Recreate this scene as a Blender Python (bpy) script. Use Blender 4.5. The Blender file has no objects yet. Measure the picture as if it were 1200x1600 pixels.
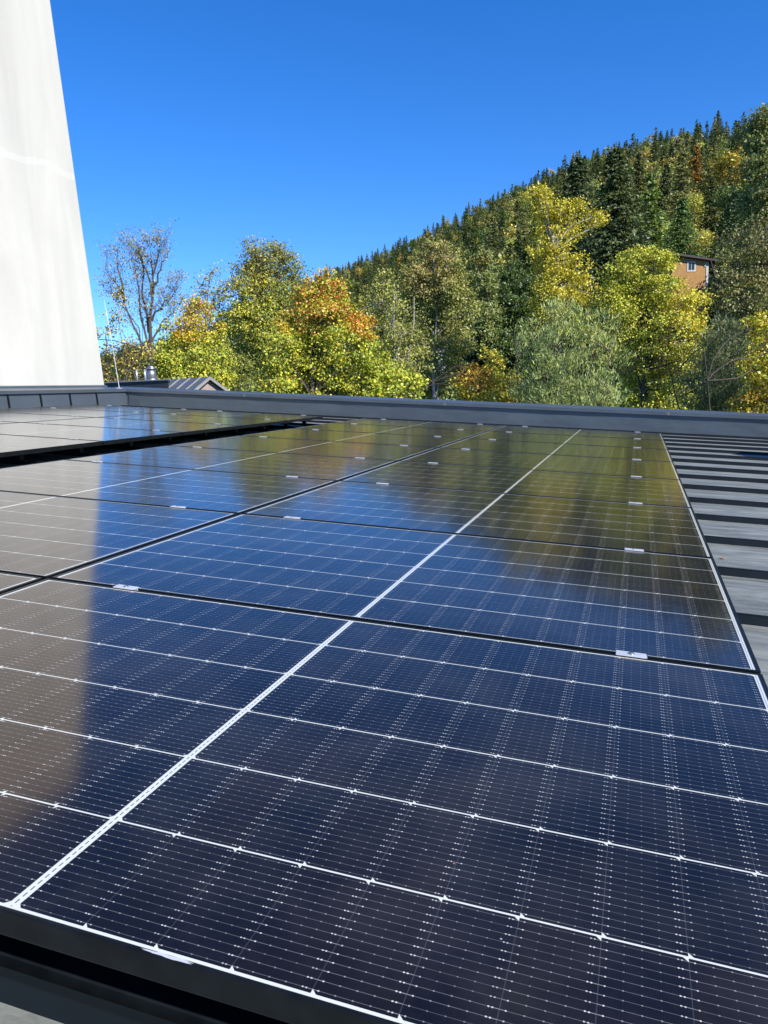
import bpy, bmesh, math, random
import numpy as np
from mathutils import Matrix, Vector
random.seed(7); RNG = np.random.default_rng(7)
S = bpy.context.scene
COL = S.collection

# ------------------------------------------------------------------ camera
TILT = math.radians(4.0)                       # the metal roof falls 4 degrees to the right
T = Matrix.Rotation(TILT, 4, 'Y')              # roof coordinates -> world
YAW, PITCH, ROLL = 0.309456, 1.392219, 0.031337
CAMPOS = Vector((-0.28188, -0.55485, 0.56043))  # above the plane of the panel glass
FPX = 1206.5
cam_d = bpy.data.cameras.new('camera'); cam = bpy.data.objects.new('camera', cam_d); COL.objects.link(cam)
cam_d.sensor_fit = 'VERTICAL'; cam_d.sensor_height = 24.0; cam_d.lens = FPX * 24.0 / 1600.0
cam_d.clip_start = 0.02; cam_d.clip_end = 9000
RC = Matrix.Rotation(YAW, 4, 'Z') @ Matrix.Rotation(PITCH, 4, 'X') @ Matrix.Rotation(ROLL, 4, 'Z')
cam.matrix_world = T @ Matrix.Translation(CAMPOS) @ RC
S.camera = cam
# ------------------------------------------------------------------ sun, sky, exposure
SUN_EL = math.radians(36.0)
SUN_AZ = math.radians(118.0)                   # clockwise from +Y
sdir = Vector((math.sin(SUN_AZ) * math.cos(SUN_EL), math.cos(SUN_AZ) * math.cos(SUN_EL), math.sin(SUN_EL)))
sun_d = bpy.data.lights.new('sun', 'SUN'); sun = bpy.data.objects.new('sun', sun_d); COL.objects.link(sun)
sun_d.energy = 4.5; sun_d.angle = math.radians(0.5); sun_d.color = (1.0, 0.955, 0.88)
sun.rotation_euler = sdir.to_track_quat('Z', 'Y').to_euler(); sun.location = sdir * 60
W = bpy.data.worlds.new('World'); S.world = W; W.use_nodes = True
wn = W.node_tree.nodes; wl = W.node_tree.links; wn.clear()
sky = wn.new('ShaderNodeTexSky'); sky.sky_type = 'NISHITA'; sky.sun_disc = False
sky.sun_elevation = SUN_EL; sky.sun_rotation = SUN_AZ
sky.altitude = 1200; sky.air_density = 1.0; sky.dust_density = 0.0; sky.ozone_density = 5.0
tcw = wn.new('ShaderNodeTexCoord'); mpw = wn.new('ShaderNodeMapping'); mpw.inputs['Location'].default_value = (0, 0, .05)   # clear mountain air: no pale horizon band
wl.new(tcw.outputs['Generated'], mpw.inputs['Vector']); wl.new(mpw.outputs[0], sky.inputs['Vector'])
hs = wn.new('ShaderNodeHueSaturation'); hs.inputs['Saturation'].default_value = 1.27; hs.inputs['Hue'].default_value = .510
bg = wn.new('ShaderNodeBackground'); bg.inputs['Strength'].default_value = 0.15
wo = wn.new('ShaderNodeOutputWorld')
wl.new(sky.outputs[0], hs.inputs['Color']); wl.new(hs.outputs[0], bg.inputs['Color']); wl.new(bg.outputs[0], wo.inputs['Surface'])
S.view_settings.view_transform = 'Standard'; S.view_settings.look = 'None'
S.view_settings.exposure = 0.62; S.view_settings.gamma = 1.0
S.render.resolution_x = 768; S.render.resolution_y = 1024
S.render.engine = 'CYCLES'
S.cycles.max_bounces = 6; S.cycles.transparent_max_bounces = 4

CW = cam.matrix_world.copy(); CP = CW.translation.copy()
def ray(px, py):
    d = CW.to_3x3() @ Vector(((px - 600) / FPX, -(py - 800) / FPX, -1.0)); return d.normalized()
def place(px, py, dist):                        # world point at a horizontal distance along a sight line
    d = ray(px, py); return CP + d * (dist / math.hypot(d.x, d.y))

# ------------------------------------------------------------------ node helper
class X:
    nt = None
    def __init__(s, v): s.v = v
    @staticmethod
    def op(kind, *a, clamp=False):
        n = X.nt.nodes.new('ShaderNodeMath'); n.operation = kind; n.use_clamp = clamp
        for i, q in enumerate(a):
            if isinstance(q, X): X.nt.links.new(q.v, n.inputs[i])
            else: n.inputs[i].default_value = q
        return X(n.outputs[0])
    def __add__(s, o): return X.op('ADD', s, o)
    def __sub__(s, o): return X.op('SUBTRACT', s, o)
    def __rsub__(s, o): return X.op('SUBTRACT', o, s)
    def __mul__(s, o): return X.op('MULTIPLY', s, o)
    def __truediv__(s, o): return X.op('DIVIDE', s, o)
    def lt(s, o): return X.op('LESS_THAN', s, o)
    def gt(s, o): return X.op('GREATER_THAN', s, o)
    def abs(s): return X.op('ABSOLUTE', s)
    def fract(s): return X.op('FRACT', s)
    def floor(s): return X.op('FLOOR', s)
    def max(s, o): return X.op('MAXIMUM', s, o)
    def min(s, o): return X.op('MINIMUM', s, o)
def new_mat(name):
    m = bpy.data.materials.new(name); m.use_nodes = True
    nt = m.node_tree; X.nt = nt
    return m, nt, nt.nodes['Principled BSDF'], nt.nodes['Material Output']
def mixc(nt, fac, a, b):
    n = nt.nodes.new('ShaderNodeMix'); n.data_type = 'RGBA'
    for sock, q in ((n.inputs[0], fac), (n.inputs[6], a), (n.inputs[7], b)):
        if isinstance(q, X): nt.links.new(q.v, sock)
        elif hasattr(q, 'is_output'): nt.links.new(q, sock)
        elif isinstance(q, (int, float)): sock.default_value = q
        else: sock.default_value = (*q, 1)
    return n.outputs[2]
def noise(nt, scale, detail=3, vec=None, rough=.5, dist=0):
    n = nt.nodes.new('ShaderNodeTexNoise'); n.inputs['Scale'].default_value = scale
    n.inputs['Detail'].default_value = detail; n.inputs['Roughness'].default_value = rough; n.inputs['Distortion'].default_value = dist
    if vec is not None: nt.links.new(vec, n.inputs['Vector'])
    return X(n.outputs[0])
def objco(nt, sc=(1, 1, 1)):
    t = nt.nodes.new('ShaderNodeTexCoord'); m = nt.nodes.new('ShaderNodeMapping'); m.inputs['Scale'].default_value = sc
    nt.links.new(t.outputs['Object'], m.inputs['Vector']); return m.outputs[0]
def ramp(nt, x, a, b):
    n = nt.nodes.new('ShaderNodeMapRange'); nt.links.new(x.v, n.inputs[0]); n.inputs[1].default_value = a; n.inputs[2].default_value = b
    return X(n.outputs[0])
def bump(nt, b, h, strength, dist):
    n = nt.nodes.new('ShaderNodeBump'); n.inputs['Strength'].default_value = strength; n.inputs['Distance'].default_value = dist
    nt.links.new(h.v, n.inputs['Height']); nt.links.new(n.outputs[0], b.inputs['Normal'])
def simple(name, col, rough=.5, metal=0., var=.12, scale=6., sc=(1, 1, 1), bmp=0.):
    m, nt, b, o = new_mat(name); n = noise(nt, scale, 4, objco(nt, sc))
    c = mixc(nt, ramp(nt, n, .3, .7), tuple(q * (1 - var) for q in col), tuple(min(1, q * (1 + var)) for q in col))
    nt.links.new(c, b.inputs['Base Color']); b.inputs['Roughness'].default_value = rough; b.inputs['Metallic'].default_value = metal
    if bmp: bump(nt, b, n, bmp, .01)
    return m

# ------------------------------------------------------------------ geometry helpers
def link_mesh(name, me, mat, parent=None, loc=None, mw=None):
    o = bpy.data.objects.new(name, me); COL.objects.link(o)
    if mat is not None and not me.materials: me.materials.append(mat)
    if parent is not None: o.parent = parent
    if loc is not None: o.location = loc
    if mw is not None: o.matrix_world = mw
    return o
def bm_box(bm, x0, x1, y0, y1, z0, z1, bev=0., mtx=None):
    vs = [bm.verts.new((x, y, z)) for x in (x0, x1) for y in (y0, y1) for z in (z0, z1)]
    f = [(0, 1, 3, 2), (4, 6, 7, 5), (0, 4, 5, 1), (2, 3, 7, 6), (0, 2, 6, 4), (1, 5, 7, 3)]
    fs = [bm.faces.new([vs[i] for i in q]) for q in f]
    if bev:
        es = list({e for q in fs for e in q.edges})
        r = bmesh.ops.bevel(bm, geom=es, offset=bev, segments=2, affect='EDGES', profile=.6)
        vs = list({v for q in r['faces'] for v in q.verts} | {v for v in vs if v.is_valid})
    if mtx is not None:
        bmesh.ops.transform(bm, matrix=mtx, verts=[v for v in vs if v.is_valid])
def bm_prism(bm, poly, a, b, axis):             # polygon (2-D) swept between a and b along an axis
    def P(u, v, w): return {'x': (w, u, v), 'y': (u, w, v), 'z': (u, v, w)}[axis]
    A = [bm.verts.new(P(u, v, a)) for u, v in poly]; B = [bm.verts.new(P(u, v, b)) for u, v in poly]
    n = len(poly); bm.faces.new(A); bm.faces.new(B[::-1])
    for i in range(n): bm.faces.new((A[i], B[i], B[(i + 1) % n], A[(i + 1) % n]))
def bm_cyl(bm, p0, p1, r0, r1, n=16):
    p0, p1 = Vector(p0), Vector(p1); d = (p1 - p0).normalized(); a = d.orthogonal().normalized(); b = d.cross(a)
    A = [bm.verts.new(p0 + (a * math.cos(t) + b * math.sin(t)) * r0) for t in [2 * math.pi * i / n for i in range(n)]]
    B = [bm.verts.new(p1 + (a * math.cos(t) + b * math.sin(t)) * r1) for t in [2 * math.pi * i / n for i in range(n)]]
    bm.faces.new(A[::-1]); bm.faces.new(B)
    for i in range(n):
        f = bm.faces.new((A[i], A[(i + 1) % n], B[(i + 1) % n], B[i])); f.smooth = True
def mk(name, fn, mat, parent=None, **k):
    bm = bmesh.new(); fn(bm); bmesh.ops.recalc_face_normals(bm, faces=bm.faces[:])
    me = bpy.data.meshes.new(name); bm.to_mesh(me); bm.free()
    return link_mesh(name, me, mat, parent, **k)
def box(name, mat, parent, x0, x1, y0, y1, z0, z1, bev=0., **k):
    return mk(name, lambda bm: bm_box(bm, x0, x1, y0, y1, z0, z1, bev), mat, parent, **k)
def tag(o, label=None, cat=None, group=None, kind=None):
    if label: o['label'] = label
    if cat: o['category'] = cat
    if group: o['group'] = group
    if kind: o['kind'] = kind
    return o
def thing(name, label, cat, mw=Matrix(), group=None):
    o = bpy.data.objects.new(name, None); COL.objects.link(o); o.empty_display_size = .2
    o.matrix_world = mw; return tag(o, label, cat, group)
TR = lambda x, y, z: T @ Matrix.Translation((x, y, z))

# ------------------------------------------------------------------ solar panel
PL, PW = 1.716, 1.042                            # length across the picture, width in depth
CP_X, CP_Y, GAP = 0.0835, 0.1705, 0.0058
def panel_glass_mat():
    m, nt, b, o = new_mat('panel_glass')
    tc = nt.nodes.new('ShaderNodeTexCoord'); sp = nt.nodes.new('ShaderNodeSeparateXYZ'); nt.links.new(tc.outputs['Object'], sp.inputs[0])
    x, y = X(sp.outputs[0]), X(sp.outputs[1])
    ax, ay = x.abs(), y.abs()
    cx = (ax - GAP) / CP_X
    ix = cx.floor(); u = cx.fract() * CP_X
    u2 = ((cx + .5).fract() - .5) * CP_X
    ys = (y + 3 * CP_Y) / CP_Y
    iy = ys.floor(); v = ((ys + .5).fract() - .5) * CP_Y
    au, av = u2.abs(), v.abs()
    line = av.lt(.00135)
    cham = (u2 * v).gt(0.) * (au + av).lt(.0066)
    border = ax.gt(GAP + 10 * CP_X).max(ay.gt(3 * CP_Y)).max(ax.lt(GAP))
    white = line.max(cham).max(border)
    # bus wires and solder pads
    wv = ((ys * 14.).fract() - .5).abs() * (CP_Y / 14.)
    wire = wv.lt(.00031)
    du = None
    for p0 in (.0058, .0225, .0395, .0565, .0735, .0772):
        q = (u - p0).abs(); du = q if du is None else du.min(q)
    pad = ((du * du) + (wv * wv)).lt(.00098 ** 2)
    bar = u.gt(.0735).max(u.lt(.0058)) * wv.lt(.00048)
    # per-cell variation
    side = x.gt(0.)
    oi = nt.nodes.new('ShaderNodeObjectInfo')
    cid = nt.nodes.new('ShaderNodeCombineXYZ')
    nt.links.new((ix + side * 37.).v, cid.inputs[0]); nt.links.new(iy.v, cid.inputs[1]); nt.links.new((X(oi.outputs['Random']) * 91.).v, cid.inputs[2])
    wnn = nt.nodes.new('ShaderNodeTexWhiteNoise'); wnn.noise_dimensions = '3D'; nt.links.new(cid.outputs[0], wnn.inputs[0])
    rnd = X(wnn.outputs[0])
    # dull/bright rows of wires
    cid2 = nt.nodes.new('ShaderNodeCombineXYZ')
    nt.links.new((ix + side * 37.).v, cid2.inputs[0]); nt.links.new((ys * 14.).floor().v, cid2.inputs[1]); nt.links.new((X(oi.outputs['Random']) * 53.).v, cid2.inputs[2])
    wn2 = nt.nodes.new('ShaderNodeTexWhiteNoise'); wn2.noise_dimensions = '3D'; nt.links.new(cid2.outputs[0], wn2.inputs[0])
    r2 = X(wn2.outputs[0])
    cell = mixc(nt, rnd, (.0040, .0040, .0078), (.0088, .0056, .0062))
    n1 = noise(nt, 9, 3, tc.outputs['Object'])
    cell = mixc(nt, ramp(nt, n1, .35, .7) * .5, cell, (.0058, .0052, .0086))
    gapl = au.lt(.0005)
    cell = mixc(nt, gapl, cell, (.035, .037, .045))
    fing = ((x / .0016).fract() - .5).abs().lt(.14) * .10
    cell = mixc(nt, fing, cell, (.06, .065, .085))
    cell = mixc(nt, wire * (r2 * .5 + .5), cell, (.145, .145, .15))
    cell = mixc(nt, bar * (r2 * .6 + .25), cell, (.24, .24, .235))
    cell = mixc(nt, pad * (r2 * .5 + .5) * (u.gt(.070).max(u.lt(.010)) * .65 + .35), cell, (.62, .60, .55))
    col = mixc(nt, white, cell, (.64, .66, .59))
    dash = ax.lt(.0008) * (y / .011).fract().lt(.62) * ay.lt(3 * CP_Y)
    col = mixc(nt, dash, col, (.10, .105, .11))
    rib = (ax - (GAP + 10 * CP_X + .0035)).abs().lt(.0012) * ay.lt(3 * CP_Y)
    col = mixc(nt, rib * .8, col, (.30, .32, .34))
    # specks of dirt lying on the glass
    vo = nt.nodes.new('ShaderNodeTexVoronoi'); vo.inputs['Scale'].default_value = 26; nt.links.new(tc.outputs['Object'], vo.inputs['Vector'])
    sepc = nt.nodes.new('ShaderNodeSeparateColor'); nt.links.new(vo.outputs['Color'], sepc.inputs[0])
    speck = X(vo.outputs['Distance']).lt(.035) * X(sepc.outputs[0]).gt(.82)
    col = mixc(nt, speck * .75, col, mixc(nt, X(sepc.outputs[1]).gt(.6), (.45, .45, .42), (.42, .20, .09)))
    dust = ramp(nt, noise(nt, 3.2, 6, tc.outputs['Object'], .65), .42, .8)
    col = mixc(nt, dust * .045, col, (.55, .52, .47))
    nt.links.new(col, b.inputs['Base Color'])
    b.inputs['IOR'].default_value = 1.64; b.inputs['Specular Tint'].default_value = (1, .62, .36, 1)
    rg = noise(nt, 5., 4, tc.outputs['Object']) * .05 + .085
    nt.links.new(rg.v, b.inputs['Roughness'])
    wob = noise(nt, 2.2, 2, tc.outputs['Object'])
    bump(nt, b, wob, .12, .004)
    return m
M_glass = panel_glass_mat()
def frame_mat():
    m, nt, b, o = new_mat('black_anodised_frame')
    n = noise(nt, 30, 4, objco(nt, (1, 1, 1)))
    c = mixc(nt, ramp(nt, n, .35, .75), (.005, .0062, .0068), (.010, .012, .013))
    nt.links.new(c, b.inputs['Base Color']); b.inputs['Roughness'].default_value = .32; b.inputs['Specular IOR Level'].default_value = .22
    return m
M_frame = frame_mat()
M_alu = simple('bright_aluminium', (.66, .67, .68), .38, .35, .08, 60)
M_steel = simple('galvanised_steel', (.42, .43, .44), .4, .9, .15, 30)
M_back = simple('white_backsheet', (.6, .6, .6), .6, 0)
LX, LY = .0085, .0062
def frame_fn(bm):
    hx, hy = PL / 2, PW / 2
    bm_box(bm, -hx, hx, -hy, -hy + LY, -.030, 0, .0019)
    bm_box(bm, -hx, hx, hy - LY, hy, -.030, 0, .0011)
    bm_box(bm, -hx, -hx + LX, -hy + LY, hy - LY, -.030, -.0002, .0009)
    bm_box(bm, hx - LX, hx, -hy + LY, hy - LY, -.030, -.0002, .0009)
def glass_fn(bm):
    hx, hy = PL / 2 - LX + .001, PW / 2 - LY + .001
    bm_box(bm, -hx, hx, -hy, hy, -.0058, -.0016)
def jbox_fn(bm):
    bm_box(bm, -.05, .05, -.03, .03, -.022, -.0062, .003)
proto = {}
def panel(label, group, X0, Y0):                 # X0, Y0: centre of the panel in roof coordinates
    if not proto:
        r = thing('solar_panel', label, 'solar panel', TR(X0, Y0, 0), group)
        proto['r'] = r
        proto['c'] = [mk('frame', frame_fn, M_frame, r), mk('glass', glass_fn, M_glass, r), mk('junction_box', jbox_fn, M_frame, r)]
        return r
    r = proto['r'].copy(); COL.objects.link(r); r.matrix_world = TR(X0, Y0, 0); tag(r, label, 'solar panel', group)
    for c in proto['c']:
        d = c.copy(); COL.objects.link(d); d.parent = r
    return r
RP = 1.056
ORD = ['first', 'second', 'third', 'fourth', 'fifth', 'sixth', 'seventh', 'eighth']
CXS = {'A': -.861, 'B': -2.593, 'C': -4.00 - PL / 2, 'D': -5.732 - PL / 2}
for cname, desc, grp, rows in (
        ('A', 'right-hand column beside bare roof', 'solar panels of the right-hand column', range(0, 8)),
        ('B', 'column just right of the wide dark gap', 'solar panels of the second column', range(0, 8)),
        ('C', 'column just left of the wide dark gap', 'solar panels left of the dark gap', range(2, 8)),
        ('D', 'column along the left parapet', 'solar panels beside the white tower', range(3, 8))):
    for k in rows:
        if cname == 'A' and k == 0: lab = 'large nearest solar panel filling the foreground, its white centre line reaching the bottom left'
        elif k == 7: lab = 'farthest solar panel of the ' + desc
        else: lab = '%s solar panel from the camera in the %s' % (ORD[k - rows[0]], desc)
        panel(lab, grp, CXS[cname], RP * k + RP / 2)
# scuff on the front frame of the nearest panel
def scuff_fn(bm):
    pts = []; rr = random.Random(3)
    for i in range(22):
        t = 2 * math.pi * i / 22; q = .6 + .55 * rr.random()
        pts.append((.030 * math.cos(t) * q, .0021 * math.sin(t) * q))
    bm_prism(bm, pts, 0, .0003, 'z')
sc = mk('scuff_mark', scuff_fn, simple('scuffed_metal', (.5, .52, .55), .6), proto['r'], loc=(-.665 - (-.861), -PW / 2 + .0033, .00005))

cd_ = thing('shade_filler', 'black filler box added as shade under the front edge of the nearest solar panel', 'shade filler', TR(0, 0, 0))  # black box added to darken the sunlit roof strip under the panel edge
mk('shade_box', lambda bm: bm_box(bm, -5.2, -.08, .041, .095, -.128, -.088, .003), M_frame, cd_)
# rails with clamps
def clamp_fn(bm):
    bm_box(bm, -.030, .030, -.0125, .0125, .0008, .0032, .0006)
    bm_box(bm, -.032, .032, -.0055, -.0035, -.028, .0008)
    bm_box(bm, -.032, .032, .0035, .0055, -.028, .0008)
def bolt_fn(bm):
    bm_cyl(bm, (0, 0, .0036), (0, 0, .0052), .0068, .0062, 18); bm_cyl(bm, (0, 0, .0052), (0, 0, .0056), .0036, .0036, 6)
def rail_fn(bm):
    bm_box(bm, -.020, .020, -.045, 8.50, -.068, -.0315, .002)
def sclamp_fn(bm):
    bm_box(bm, -.022, .022, -.019, .019, -.121, -.069, .002)
SP, S0 = .603, .030
rp = {}
rails = [(-.25, 'mounting rail under the right side of the right-hand panel column'), (-1.487, 'mounting rail under the left side of the right-hand panel column'),
         (-1.995, 'mounting rail under the right side of the second panel column'), (-3.21, 'mounting rail under the left side of the second panel column'),
         (-4.25, 'mounting rail just left of the wide dark gap, under the third panel column'), (-5.46, 'mounting rail under the far side of the third panel column'),
         (-5.98, 'mounting rail under the near side of the column beside the white tower'), (-7.19, 'mounting rail nearest the parapet below the white tower')]
M_railm = simple('mill_aluminium', (.55, .56, .57), .4, .8, .1, 20)
for i, (rx, lab) in enumerate(rails):
    if i == 0:
        r = thing('mounting_rail', lab, 'mounting rail', TR(rx, 0, 0), 'rails and clamps that hold the solar panels')
        kids = [mk('rail', rail_fn, M_railm, r)]
        c0 = mk('clamp', clamp_fn, M_alu, r, loc=(0, 0, 0)); b0 = mk('bolt', bolt_fn, M_steel, c0)
        for k in range(0, 9):
            c = c0 if k == 0 else c0.copy()
            if k: COL.objects.link(c); bb = b0.copy(); COL.objects.link(bb); bb.parent = c
            c.location = (0, RP * k, 0); kids.append(c)
        s0 = mk('seam_clamp', sclamp_fn, M_frame, r)
        for k in range(0, 15):
            c = s0 if k == 0 else s0.copy()
            if k: COL.objects.link(c)
            c.location = (0, S0 + SP * k, 0); kids.append(c)
    else:
        r2 = r.copy(); COL.objects.link(r2); r2.matrix_world = TR(rx, 0, 0); tag(r2, lab)
        for c in kids:
            d = c.copy(); COL.objects.link(d); d.parent = r2; d.location.x += random.uniform(-.02, .02)
            for g in c.children:
                e = g.copy(); COL.objects.link(e); e.parent = d

# ------------------------------------------------------------------ the building with the seamed metal roof
def roof_mat():
    m, nt, b, o = new_mat('weathered_grey_metal_roof')
    co = objco(nt, (1.2, 7, 1)); n1 = noise(nt, 2.2, 8, co, .68, .6); n2 = noise(nt, 16, 8, objco(nt, (1, 2.2, 1)), .78, 1.2)
    c = mixc(nt, ramp(nt, n1, .38, .68), (.148, .160, .142), (.31, .325, .285))
    c = mixc(nt, ramp(nt, n2, .5, .8) * .55, c, (.40, .395, .355))
    sp = nt.nodes.new('ShaderNodeTexVoronoi'); sp.inputs['Scale'].default_value = 22; nt.links.new(objco(nt), sp.inputs['Vector'])
    c = mixc(nt, X(sp.outputs['Distance']).lt(.09) * .5, c, (.3, .29, .26))
    nt.links.new(c, b.inputs['Base Color']); b.inputs['Metallic'].default_value = .15
    nt.links.new((ramp(nt, n1, .3, .8) * .25 + .42).v, b.inputs['Roughness'])
    bump(nt, b, noise(nt, 3, 3, objco(nt, (.7, 3, 1))), .3, .006); return m
def sheet_mat():
    m, nt, b, o = new_mat('dark_grey_sheet_metal')
    n1 = noise(nt, 1.6, 5, objco(nt), .6)
    c = mixc(nt, ramp(nt, n1, .3, .75), (.070, .088, .106), (.090, .110, .130))
    nt.links.new(c, b.inputs['Base Color']); b.inputs['Metallic'].default_value = .2; b.inputs['Roughness'].default_value = .42
    bump(nt, b, noise(nt, 2.3, 2, objco(nt, (1, 1, 2))), .6, .03); return m
M_roof = roof_mat(); M_sheet = sheet_mat()
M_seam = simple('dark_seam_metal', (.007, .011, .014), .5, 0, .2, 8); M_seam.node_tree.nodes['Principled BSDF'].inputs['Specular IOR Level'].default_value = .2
M_joint = simple('sealed_sheet_joint', (.13, .13, .12), .6)
RZ = -.13; XI = -8.36; YI = 10.45; ZT = .163
bld = thing('metal_roofed_building', 'building under the solar panels with a grey standing-seam metal roof and low parapet', 'building', T)
box('roof', M_roof, bld, XI - .02, 7.0, -6.0, YI + .02, RZ - .12, RZ)
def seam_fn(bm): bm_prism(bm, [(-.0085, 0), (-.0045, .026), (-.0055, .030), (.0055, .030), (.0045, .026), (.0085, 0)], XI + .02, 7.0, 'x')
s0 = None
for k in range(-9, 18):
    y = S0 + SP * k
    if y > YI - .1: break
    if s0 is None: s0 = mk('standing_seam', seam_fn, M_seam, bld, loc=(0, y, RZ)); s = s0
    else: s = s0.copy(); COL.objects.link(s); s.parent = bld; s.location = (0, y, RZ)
# far parapet: upstand along +Y side, coping with a lip
def far_up(bm):
    n = 60
    vs = []
    rr = random.Random(5)
    for i in range(n + 1):
        x = XI + (7.0 - XI) * i / n
        row = []
        for j, z in enumerate((RZ, RZ + .06, RZ + .12, RZ + .18, ZT - .02)):
            off = 0 if j in (0, 4) else rr.uniform(-.004, .004)
            row.append(bm.verts.new((x, YI + off, z)))
        vs.append(row)
    for i in range(n):
        for j in range(4):
            f = bm.faces.new((vs[i][j], vs[i + 1][j], vs[i + 1][j + 1], vs[i][j + 1])); f.smooth = True
    bm_box(bm, XI, 7.0, YI + .02, YI + .36, RZ - .1, ZT - .021)
mk('parapet', far_up, M_sheet, bld)
def cop(bm, x0, x1):                              # coping profile in the y-z plane, lip hangs over the roof side
    bm_prism(bm, [(YI - .034, ZT - .045), (YI - .034, ZT), (YI + .40, ZT + .022), (YI + .40, ZT - .04), (YI + .394, ZT - .04), (YI + .394, ZT + .014), (YI - .028, ZT - .007), (YI - .028, ZT - .045)], x0, x1, 'x')
edges = [XI - .36, -6.15, -2.92, .12, 1.62, 4.6, 7.0]
for i, (a, bx) in enumerate(zip(edges[:-1], edges[1:])):
    c = mk('coping', lambda bm, a=a, bx=bx: cop(bm, a + (.0 if i == 0 else .0015), bx - .0015), M_sheet, bld)
    if i: box('coping_joint', M_joint, bld, a - .018, a + .018, YI - .0358, YI - .0345, ZT - .043, ZT - .002)
# left parapet below the tower
mk('parapet', lambda bm: bm_prism(bm, [(XI + .035, RZ), (XI, ZT - .02), (XI - .3, ZT - .02), (XI - .3, RZ - .1), (XI + .035, RZ - .1)], -6.0, YI - .001, 'y'), M_sheet, bld)
mk('coping', lambda bm: bm_prism(bm, [(XI + .034, ZT - .045), (XI + .034, ZT + .001), (XI - .345, ZT + .018), (XI - .345, ZT - .03), (XI - .34, ZT - .03), (XI - .34, ZT + .010), (XI + .028, ZT - .006), (XI + .028, ZT - .045)], -6.0, YI - .036, 'y'), M_sheet, bld)
rib0 = None
for k in range(-2, 18):
    y = S0 + SP * k
    if y > YI - .2: break
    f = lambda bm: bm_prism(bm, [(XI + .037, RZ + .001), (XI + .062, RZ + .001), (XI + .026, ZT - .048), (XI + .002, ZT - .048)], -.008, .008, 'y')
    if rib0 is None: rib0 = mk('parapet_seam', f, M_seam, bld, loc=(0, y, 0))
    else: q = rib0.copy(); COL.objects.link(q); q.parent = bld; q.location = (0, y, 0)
mk('corner_fold', lambda bm: bm_prism(bm, [(0, 0), (.30, .0), (.17, .18), (.02, .20)], 0, .012, 'y'), M_sheet, bld, loc=(XI + .05, YI - .016, RZ + .004))
def walls_fn(bm): bm_box(bm, XI - .3, 6.95, -5.9, YI + .36, -5.2, RZ - .121)
mk('wall', walls_fn, simple('pale_render', (.55, .54, .50), .9, 0, .08, 3), bld)

# ------------------------------------------------------------------ white tower
def plaster_mat():
    m, nt, b, o = new_mat('white_lime_render')
    streak = noise(nt, 1.1, 7, objco(nt, (1, 1.6, .22)), .62, .5); n2 = noise(nt, .9, 5, objco(nt), .6); n3 = noise(nt, 70, 4, objco(nt))
    c = mixc(nt, ramp(nt, streak, .38, .72), (.555, .540, .472), (.465, .453, .398))
    c = mixc(nt, ramp(nt, n2, .48, .75) * .35, c, (.425, .42, .385))
    c = mixc(nt, ramp(nt, noise(nt, 9, 7, objco(nt, (1, 1, .35)), .7),   .6, .8) * .2, c, (.37, .365, .335))
    tcz = nt.nodes.new('ShaderNodeTexCoord'); sp = nt.nodes.new('ShaderNodeSeparateXYZ'); nt.links.new(tcz.outputs['Object'], sp.inputs[0])
    band = (X(sp.outputs[2]) - 3.45 + (noise(nt, 1.4, 4, objco(nt)) - .5) * .35).abs().lt(.05)
    c = mixc(nt, band * .4, c, (.60, .59, .54))
    nt.links.new(c, b.inputs['Base Color']); b.inputs['Roughness'].default_value = .93
    bump(nt, b, n3, .35, .006); return m
M_plaster = plaster_mat()
twr = thing('white_tower', 'tall white rendered wall with leaning edge rising beyond the left parapet', 'tower', T)
def tower_fn(bm):
    # battered wall: the visible face leans back to the left
    z0, z1, zt = .17, 7.0, 7.0; ax, ay = -.10, -.04
    xb, yb = -8.75, 10.44
    def P(s, z): return (xb + ax * (z - z0) + (0 if s in (0, 1) else -3.0), (yb + ay * (z - z0)) if s in (1, 2) else -4.0, z)
    b0 = [bm.verts.new(P(s, -5.2)) for s in range(4)]; t0 = [bm.verts.new(P(s, z1)) for s in range(4)]
    bm.faces.new(b0[::-1]); bm.faces.new(t0)
    for i in range(4): bm.faces.new((b0[i], b0[(i + 1) % 4], t0[(i + 1) % 4], t0[i]))
    es = [e for e in bm.edges]; bmesh.ops.bevel(bm, geom=es, offset=.03, segments=3, affect='EDGES')
mk('wall', tower_fn, M_plaster, twr)
mk('flashing', lambda bm: bm_prism(bm, [(-8.705, .178), (-8.712, .205), (-8.76, .215), (-8.76, .178)], -4, 10.43, 'y'), M_sheet, twr)

# ------------------------------------------------------------------ lightning rod on the parapet corner
def curve_tube(bm, pts, rads, n=8):
    rings = []
    pts = [Vector(p) for p in pts]
    for i, p in enumerate(pts):
        d = (pts[min(i + 1, len(pts) - 1)] - pts[max(i - 1, 0)]).normalized(); a = d.cross(Vector((0, 1, .01))).normalized(); b2 = d.cross(a)
        rings.append([bm.verts.new(p + (a * math.cos(t) + b2 * math.sin(t)) * rads[i]) for t in [2 * math.pi * j / n for j in range(n)]])
    for r0, r1 in zip(rings[:-1], rings[1:]):
        for j in range(n):
            f = bm.faces.new((r0[j], r0[(j + 1) % n], r1[(j + 1) % n], r1[j])); f.smooth = True
    bm.faces.new(rings[0][::-1]); bm.faces.new(rings[-1])
lr = thing('lightning_rod', 'thin leaning pale lightning rod fixed to the parapet corner beside the white tower', 'lightning rod', TR(XI - .14, 10.40, 0))
M_rod = simple('dull_aluminium_rod', (.62, .63, .63), .4, .6)
mk('rod', lambda bm: curve_tube(bm, [(.12, 0, RZ + .01), (.085, 0, .0), (.05, 0, .16), (-.035, .0, .7), (-.12, 0, 1.2), (-.24, 0, 1.82)], [.008, .008, .007, .006, .005, .003]), M_rod, lr)
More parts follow.
